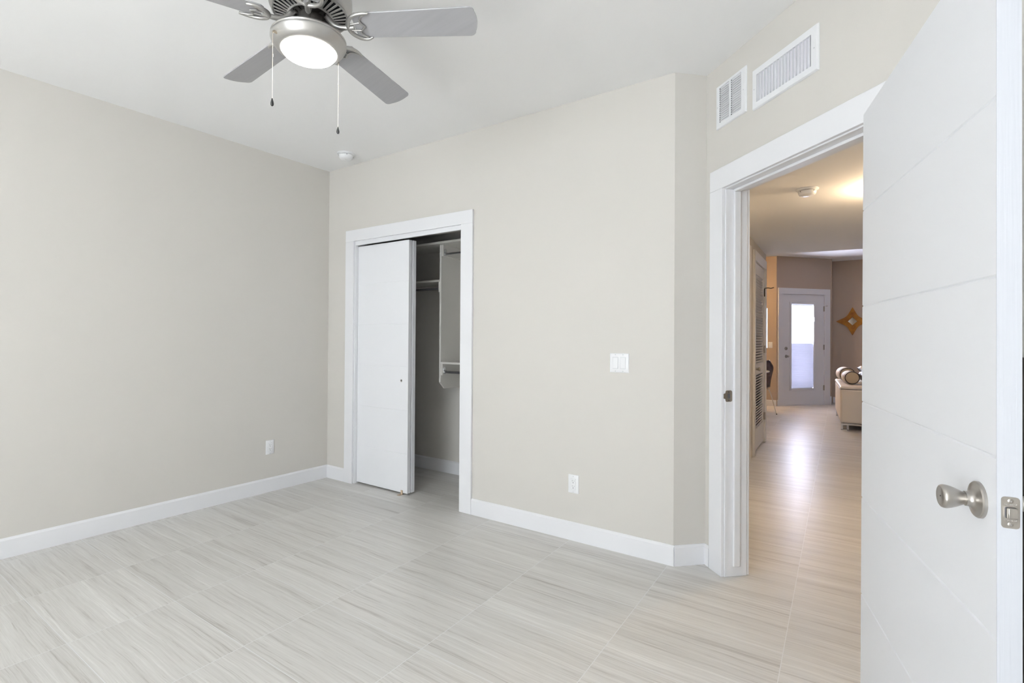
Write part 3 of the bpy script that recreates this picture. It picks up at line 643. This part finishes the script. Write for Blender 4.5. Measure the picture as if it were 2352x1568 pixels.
for (dx, dy), zt, zf in (((-0.019, -0.134), 2.362, 2.116), ((0.018, 0.107), 2.356, 2.093)):
    bm = nb(); M_ = T((dx, dy, zt - H)); d_ = Vector((dx, dy, 0)).normalized()
    tube(bm, [Vector((dx, dy, zt - H)) - d_ * 0.012, Vector((dx, dy, zt - H)) + d_ * 0.006, Vector((dx, dy, zt - H)) + d_ * 0.010 + Vector((0, 0, -0.004))], [0.0050, 0.0050, 0.0035], 12)
    sw = obj('chain_switch', bm, CHAIN, lk, smooth=True)
    px_, py_ = dx + d_.x * 0.010, dy + d_.y * 0.010
    bm = nb(); z = zt - 0.006
    while z > zf + 0.001: sphere(bm, (px_, py_, z - H), 0.0010, u=6, v=4); z -= 0.0030
    tube(bm, [(px_, py_, zt - 0.006 - H), (px_, py_, zf - H)], 0.0005, 5)
    zc = zt - 0.085; tube(bm, [(px_, py_, zc - H), (px_, py_, zc - 0.010 - H)], 0.0019, 8)
    ch = obj('pull_chain', bm, CHAIN, fan)
    bm = nb(); lathe(bm, [(0, 0.002), (0.0022, 0.0), (0.0026, -0.003), (0.0046, -0.010), (0.0060, -0.0175), (0.0055, -0.0235), (0.0030, -0.0272), (0, -0.0280)], 20, T((px_, py_, zf - H))); obj('pull_fob', bm, FOB, ch, smooth=True, angle=80)

# ------------------------------------------------------------------ hall: openings, louvered door
bm = nb()
box(bm, 2.88, 3.0, 2.83, 2.85, 0, 2.13); box(bm, 2.88, 3.0, 1.90, 1.92, 0, 2.13); box(bm, 2.88, 3.0, 1.92, 2.83, 2.11, 2.13)
struct(obj('trim_7', bm, TRIM, bevel=0.002), 'white jamb of the first opening on the left of the hall', 'door jamb')
bm = nb(); box(bm, 3.0, 3.018, 2.835, 2.935, 0, 2.115); box(bm, 3.0, 3.018, 1.82, 1.915, 0, 2.115); box(bm, 3.0, 3.018, 1.82, 2.935, 2.115, 2.222)
struct(obj('trim_8', bm, TRIM, bevel=0.002), 'white casing of the first opening on the left of the hall', 'door casing')
bm = nb(); box(bm, 3.0, 3.018, 3.195, 3.292, 0, 2.128); box(bm, 3.0, 3.018, 4.170, 4.262, 0, 2.128); box(bm, 3.0, 3.018, 3.195, 4.262, 2.128, 2.232)
box(bm, 3.018, 3.023, 3.195, 3.203, 0, 2.232)
struct(obj('trim_9', bm, TRIM, bevel=0.002), 'white casing around the louvered hall door', 'door casing')
bm = nb(); box(bm, 2.88, 3.0, 3.285, 3.298, 0, 2.14); box(bm, 2.88, 3.0, 4.167, 4.18, 0, 2.14); box(bm, 2.88, 3.0, 3.298, 4.167, 2.127, 2.14)
struct(obj('trim_10', bm, TRIM), 'white jamb of the louvered hall door', 'door jamb')
d4 = struct(thing('door_4', 'x', 'door', (2.998, 3.300, 0), PI / 2), 'white louvered utility door on the left of the hall', 'door')
LW = 0.864
bm = nb(); y0, y1 = 0.0, 0.034
box(bm, 0, 0.075, y0, y1, 0.018, 2.120); box(bm, LW - 0.095, LW, y0, y1, 0.018, 2.120)
for z0, z1 in ((0.018, 0.255), (0.87, 0.985), (1.990, 2.120)): box(bm, 0.075, LW - 0.095, y0, y1, z0, z1)
obj('door_frame', bm, TRIM, d4, bevel=0.002)
for z0, z1, n in ((0.255, 0.87, 20), (0.985, 1.990, 33)):
    bm = nb()
    for k in range(n):
        z = z0 + (z1 - z0) * (k + 0.5) / n; box(bm, 0.074, LW - 0.094, -0.017, 0.017, -0.0035, 0.0035, T((0, 0.017, z)) @ ROTX(math.radians(-38)))
    obj('louver_panel', bm, TRIM, d4)
door_knob(d4, 0.040, 0.935, 0.0, s=0.95, pin=False)
for z in (0.32, 1.14):
    bm = nb(); tube(bm, [(LW + 0.004, -0.006, z - 0.045), (LW + 0.004, -0.006, z + 0.045)], 0.0065, 10); box(bm, LW - 0.002, LW + 0.03, -0.022, -0.020, z - 0.045, z + 0.045); obj('door_hinge', bm, NICKEL, d4)
bm = nb(); z = 1.84
tube(bm, [(LW + 0.004, -0.006, z - 0.05), (LW + 0.004, -0.006, z + 0.045)], 0.0065, 10); tube(bm, [(LW + 0.004, -0.006, z + 0.05), (LW + 0.002, -0.045, z + 0.055), (LW + 0.01, -0.075, z + 0.048), (LW + 0.02, -0.105, z + 0.058)], 0.006, 8); tube(bm, [(LW + 0.004, -0.006, z + 0.05), (LW - 0.04, -0.03, z + 0.05)], 0.004, 8)
obj('hinge_door_stop', bm, IRON, d4)

# exit door in the diagonal wall (frame D)
DROT = (0, 0, DA)
bm = nb(); box(bm, 0.030, 0.148, -0.018, 0, 0, 2.140); box(bm, 1.120, 1.250, -0.018, 0, 0, 2.140); box(bm, 0.030, 1.250, -0.018, 0, 2.140, 2.252)
box(bm, 0.015, 0.035, -0.022, 0, 0, 0.118); box(bm, 1.245, 1.275, -0.026, 0, 0, 0.16)
struct(obj('trim_11', bm, TRIM, loc=DO, rot=DROT, bevel=0.002), 'white casing around the glazed exit door', 'door casing')
bm = nb(); box(bm, 0.135, 0.149, 0, 0.12, 0, 2.151); box(bm, 1.119, 1.125, 0, 0.12, 0, 2.151); box(bm, 0.135, 1.125, 0, 0.12, 2.150, 2.165); box(bm, 0.149, 1.119, 0.052, 0.09, 2.10, 2.150); box(bm, 0.149, 1.119, 0.0, 0.12, 0, 0.012)
struct(obj('trim_12', bm, TRIM, loc=DO, rot=DROT), 'white jamb and sill of the glazed exit door', 'door jamb')
d5 = struct(thing('door_5', 'x', 'door', DO + DD * 0.152, DA), 'white glazed exit door at the end of the hall, half covered by a shade', 'door')
EW = 0.962; G0, G1, GB, GT = 0.181, 0.725, 0.318, 1.960
bm = nb()
for x0, x1, z0, z1 in ((0, G0, 0.014, 2.134), (G1, EW, 0.014, 2.134), (G0, G1, 0.014, GB), (G0, G1, GT, 2.134)): box(bm, x0, x1, 0.004, 0.048, z0, z1)
obj('door_slab', bm, TRIM, d5)
bm = nb()
for x0, x1, z0, z1 in ((G0 - 0.03, G0 + 0.012, GB - 0.03, GT + 0.03), (G1 - 0.012, G1 + 0.03, GB - 0.03, GT + 0.03), (G0 + 0.012, G1 - 0.012, GB - 0.03, GB + 0.012), (G0 + 0.012, G1 - 0.012, GT - 0.012, GT + 0.03)): box(bm, x0, x1, -0.006, 0.005, z0, z1)
obj('glazing_bead', bm, TRIM, d5, bevel=0.004)
bm = nb(); box(bm, G0, G1, 0.014, 0.018, GB, GT); obj('glass_pane', bm, PANE, d5)
bm = nb(); n = 48; z0, z1 = GB + 0.018, 1.187; prevA = None
for i in range(n + 1):
    z = z0 + (z1 - z0) * i / n; y = 0.0205 + (0.0022 if i % 2 else 0.0); cur = [bm.verts.new((G0 + 0.012, y, z)), bm.verts.new((G1, y, z))]
    if prevA: bm.faces.new((prevA[0], prevA[1], cur[1], cur[0]))
    prevA = cur
sh = obj('window_shade', bm, SHADE, d5)
sh.modifiers.new('thickness', 'SOLIDIFY').thickness = 0.0008
bm = nb(); box(bm, G0 + 0.012, G1 - 0.014, 0.022, 0.036, GB + 0.002, GB + 0.020); box(bm, G0 + 0.012, G1 - 0.014, 0.022, 0.036, 1.186, 1.196); box(bm, G0, G1, 0.020, 0.038, GT - 0.035, GT); obj('shade_rail', bm, TRIM, sh)
bm = nb(); box(bm, G1 - 0.006, G1 + 0.010, -0.014, -0.006, 1.62, 1.70); obj('shade_slider', bm, PLASTIC, d5, bevel=0.002)
door_knob(d5, 0.075, 0.945, 0.004, s=0.9, pin=False)
bm = nb(); lathe(bm, [(0, 0), (0.033, 0), (0.033, 0.006), (0.026, 0.014), (0.012, 0.016), (0.0, 0.016)], 28, T((0.070, 0.004, 1.095)) @ ROTX(PI / 2)); box(bm, 0.064, 0.076, -0.026, -0.008, 1.088, 1.104); obj('deadbolt', bm, NICKEL, d5, smooth=True)
for z in (0.33, 1.12, 1.87):
    bm = nb(); tube(bm, [(EW + 0.003, -0.004, z - 0.05), (EW + 0.003, -0.004, z + 0.05)], 0.008, 10); box(bm, EW - 0.012, EW + 0.003, 0.0, 0.004, z - 0.05, z + 0.05)
    if z > 1.8: tube(bm, [(EW + 0.003, -0.004, z + 0.05), (EW + 0.05, -0.035, z + 0.058)], 0.005, 8)
    obj('door_hinge', bm, NICKEL, d5)

# ------------------------------------------------------------------ hall ceiling lamp (mostly behind the open door)
hl = thing('ceiling_lamp', 'warm flush ceiling lamp in the hall, hidden behind the open door leaf', 'ceiling lamp', (4.12, 1.55, HC))
bm = nb(); lathe(bm, [(0, 0), (0.06, 0), (0.06, -0.015), (0.03, -0.028), (0.012, -0.032), (0.012, -0.064), (0, -0.064)], 40); obj('lamp_base', bm, NICKEL, hl, smooth=True)
bm = nb(); lathe(bm, [(0, -0.062), (0.10, -0.062), (0.128, -0.072), (0.130, -0.085), (0.105, -0.112), (0.055, -0.132), (0, -0.138)], 40); obj('lamp_bowl', bm, HALLBOWL, hl, smooth=True, angle=80)

dl = thing('ceiling_lamp', 'amber flush ceiling lamp of the dining side, hidden by the hall wall', 'ceiling lamp', (1.75, 7.0, LC))
bm = nb(); lathe(bm, [(0, 0), (0.175, 0), (0.175, -0.03), (0, -0.03)], 40); obj('lamp_base', bm, NICKEL, dl, smooth=True)
bm = nb(); lathe(bm, [(0.165, -0.029), (0.16, -0.05), (0.13, -0.08), (0.07, -0.098), (0, -0.104)], 40); obj('lamp_bowl', bm, PENDANT, dl, smooth=True, angle=80)

# ------------------------------------------------------------------ gold mirror
mr = thing('wall_mirror', 'gold four-pointed star mirror on the shaded wall right of the exit door', 'mirror', (3.966, 9.50, 1.637))
hw, hh, n = 0.268, 0.280, 14
pts = []
corners = [(hw, 0), (0, hh), (-hw, 0), (0, -hh)]
for i in range(4):
    (x0, z0), (x1, z1) = corners[i], corners[(i + 1) % 4]
    for k in range(n):
        t = k / n; bx = (1 - t) * x0 + t * x1; bz = (1 - t) * z0 + t * z1; s_ = 1 - 0.27 * math.sin(PI * t) ** 1.1; pts.append((bx * s_, bz * s_))
inner = []
for i in range(4):
    (x0, z0), (x1, z1) = [(0.078, 0), (0, 0.082), (-0.078, 0), (0, -0.082)][i], [(0.078, 0), (0, 0.082), (-0.078, 0), (0, -0.082)][(i + 1) % 4]
    for k in range(n): t = k / n; inner.append(((1 - t) * x0 + t * x1, (1 - t) * z0 + t * z1))
bm = nb()
A = [bm.verts.new((x, -0.002, z)) for x, z in pts]; B = [bm.verts.new((x, -0.014, z)) for x, z in pts]; Cc = [bm.verts.new((x, -0.030, z)) for x, z in inner]; Dd = [bm.verts.new((x, -0.012, z)) for x, z in inner]
m_ = len(pts)
for i in range(m_):
    j = (i + 1) % m_
    for P_, Q_ in ((A, B), (B, Cc), (Cc, Dd)): bm.faces.new((P_[i], P_[j], Q_[j], Q_[i]))
bm.faces.new(A)
obj('mirror_frame', bm, GOLDW, mr)
bm = nb(); prism(bm, [(0.077, 0), (0, 0.081), (-0.077, 0), (0, -0.081)], 0, 0.004, T((0, -0.012, 0)) @ ROTX(PI / 2)); obj('mirror_glass', bm, SILVER, mr, bevel=0.003)

# ------------------------------------------------------------------ sofa with cushions
SR = math.radians(2.3)
so = thing('sofa', 'cream leather sofa end with chrome foot, beyond the hall on the right', 'sofa', (3.770, 5.733, 0), SR)
bm = nb(); box(bm, 0, 0.95, 0, 1.72, 0.105, 0.575); obj('sofa_base', bm, LEATHER, so, bevel=0.025, seg=3)
bm = nb(); box(bm, -0.004, 0.954, -0.004, 1.724, 0.560, 0.612); cu = obj('seat_cushion', bm, LEATHER, so, bevel=0.018, seg=3)
bm = nb(); tube(bm, [(0.006, -0.004, 0.578), (0.94, -0.004, 0.578)], 0.0035, 8); tube(bm, [(-0.004, 0.006, 0.578), (-0.004, 1.71, 0.578)], 0.0035, 8); obj('piping', bm, PIPE, cu)
bm = nb(); box(bm, 0.60, 0.97, 0.2, 1.9, 0.60, 0.66); bm.free()
for yy in (0.02, 1.62):
    bm = nb()
    box(bm, 0.01, 0.93, yy, yy + 0.05, 0.075, 0.098)
    for xx in (0.01, 0.84): box(bm, xx, xx + 0.022, yy, yy + 0.05, 0, 0.075); box(bm, xx + 0.068, xx + 0.09, yy, yy + 0.05, 0, 0.075); box(bm, xx, xx + 0.09, yy, yy + 0.05, 0.0, 0.016)
    obj('leg_frame', bm, CHROME, so)
bm = nb(); box(bm, 0.03, 0.92, 0.03, 1.69, 0.098, 0.105); obj('underside', bm, SLOT, so)
def bolster(label, p0, p1, r):
    p0 = Vector(p0); p1 = Vector(p1); L_ = (p1 - p0).length; d = (p1 - p0).normalized()
    q = d.to_track_quat('Z', 'Y').to_matrix().to_4x4()
    root = thing('bolster_pillow', label, 'pillow', (p0 + p1) / 2 - Vector((0, 0, r)), 0, 'bolster pillows on the sofa')
    M_ = T(p0 - root.location) @ q
    bm = nb(); lathe(bm, [(r * 0.93, 0.0), (r * 0.985, 0.006), (r, 0.02), (r, L_ - 0.02), (r * 0.985, L_ - 0.006), (r * 0.93, L_)], 40, M_); obj('bolster_cover', bm, CREAMF, root, smooth=True, angle=80)
    for zz, s_ in ((0, -1), (L_, 1)):
        bm = nb(); lathe(bm, [(0, zz + s_ * 0.007), (r * 0.5, zz + s_ * 0.006), (r * 0.90, zz)], 40, M_); obj('bolster_end', bm, TANF, root, smooth=True, angle=80)
        bm = nb(); tube(bm, [(r * 0.93 * math.cos(2 * PI * k / 40), r * 0.93 * math.sin(2 * PI * k / 40), zz) for k in range(40)], 0.0055, 8, M=M_, closed=True); obj('piping', bm, PIPE, root, smooth=True)
        if zz == 0:
            bm = nb(); tube(bm, [(r * math.cos(2 * PI * k / 40), r * math.sin(2 * PI * k / 40), 0.055) for k in range(40)], 0.003, 8, M=M_, closed=True); obj('piping', bm, PIPE, root, smooth=True)
bolster('front cream bolster pillow with tan round end on the sofa', (3.912, 6.18, 0.712), (3.868, 6.46, 0.712), 0.093)
bolster('rear cream bolster pillow lying behind the front one on the sofa', (3.862, 6.72, 0.727), (3.812, 7.06, 0.727), 0.106)
def cushion(name, label, mat, loc, size, rot):
    bm = nb(); bmesh.ops.create_cube(bm, size=1.0); bmesh.ops.subdivide_edges(bm, edges=bm.edges, cuts=9, use_grid_fill=True)
    for v in bm.verts:
        x, y, z = v.co * 2; e = max(0.0, 1 - abs(x) ** 3.2) * max(0.0, 1 - abs(y) ** 3.2)
        pinch = 1 - 0.10 * (1 - abs(x)) * (abs(y) > 0.9) - 0.10 * (1 - abs(y)) * (abs(x) > 0.9)
        v.co = Vector((x * size[0] / 2 * pinch, y * size[1] / 2 * pinch, (z * (0.10 + 0.90 * e ** 0.5)) * size[2] / 2))
    o = obj(name, bm, mat, loc=loc, rot=rot, smooth=True, angle=80)
    return tag(o, label, 'pillow')
cushion('throw_pillow', 'dark brown satin throw pillow beside the front bolster', SATIN, (4.130, 6.42, 0.722), (0.26, 0.24, 0.15), (0.25, 0.0, 0.2))
cushion('throw_pillow', 'zebra striped throw pillow behind the brown satin one', ZEBRA, (4.155, 6.74, 0.775), (0.30, 0.28, 0.15), (0.35, 0.1, 0.3))

# ------------------------------------------------------------------ dining chair and table beyond the hall corner
ch = thing('dining_chair', 'espresso moulded plywood chair with thin chrome legs past the hall corner', 'chair', (2.575, 6.86, 0), math.radians(140))
prof = [(0.215, 0.425), (0.20, 0.442), (0.12, 0.447), (0.0, 0.440), (-0.10, 0.438), (-0.165, 0.450), (-0.195, 0.490), (-0.205, 0.560), (-0.212, 0.68), (-0.225, 0.80), (-0.232, 0.915)]
wid = [0.17, 0.20, 0.215, 0.215, 0.185, 0.145, 0.125, 0.135, 0.175, 0.185, 0.10]
WP = smooth_path([(w_, 0, 0) for w_ in wid], 4); bm = nb(); rows = []; P3 = smooth_path([(x, 0, z) for x, z in prof], 4)
for i, p in enumerate(P3):
    w_ = WP[i].x
    cur = []
    for j in range(9):
        s_ = -1 + 2 * j / 8; back = max(0, min(1, (p.z - 0.46) / 0.2)); cv = 0.035 * s_ * s_
        cur.append(bm.verts.new((p.x + cv * back, s_ * w_, p.z + cv * 0.35 * (1 - back))))
    rows.append(cur)
for a, b in zip(rows, rows[1:]):
    for j in range(8): bm.faces.new((a[j], a[j + 1], b[j + 1], b[j]))
o = obj('seat_shell', bm, SHELL, ch, smooth=True, angle=80); sm = o.modifiers.new('ply', 'SOLIDIFY'); sm.thickness = 0.010; sm.offset = 0
for sx_, sy_ in ((1, 1), (1, -1), (-1, 1), (-1, -1)):
    bm = nb(); tube(bm, smooth_path([(0.03 * sx_, 0.05 * sy_, 0.425), (0.10 * sx_, 0.13 * sy_, 0.422), (0.145 * sx_, 0.16 * sy_, 0.385), (0.20 * sx_, 0.205 * sy_, 0.12), (0.225 * sx_, 0.225 * sy_, 0.004)], 5), 0.0075, 10); lg = obj('chair_leg', bm, CHROME, ch, smooth=True)
    bm = nb(); lathe(bm, [(0, 0), (0.010, 0), (0.0105, 0.014), (0, 0.014)], 12, T((0.225 * sx_, 0.225 * sy_, 0))); obj('foot_cap', bm, FOB, lg)
tb = thing('dining_table', 'white round table tip in front of the dark plywood chair', 'table', (2.32, 6.08, 0))
bm = nb(); lathe(bm, [(0, 0.745), (0.52, 0.745), (0.545, 0.752), (0.55, 0.762), (0.545, 0.770), (0, 0.770)], 64); obj('tabletop', bm, TABLETOP, tb, smooth=True)
bm = nb(); lathe(bm, [(0, 0), (0.27, 0), (0.27, 0.010), (0.10, 0.030), (0.032, 0.09), (0.028, 0.60), (0.06, 0.72), (0.14, 0.745), (0, 0.745)], 40); obj('pedestal', bm, CHROME, tb, smooth=True)
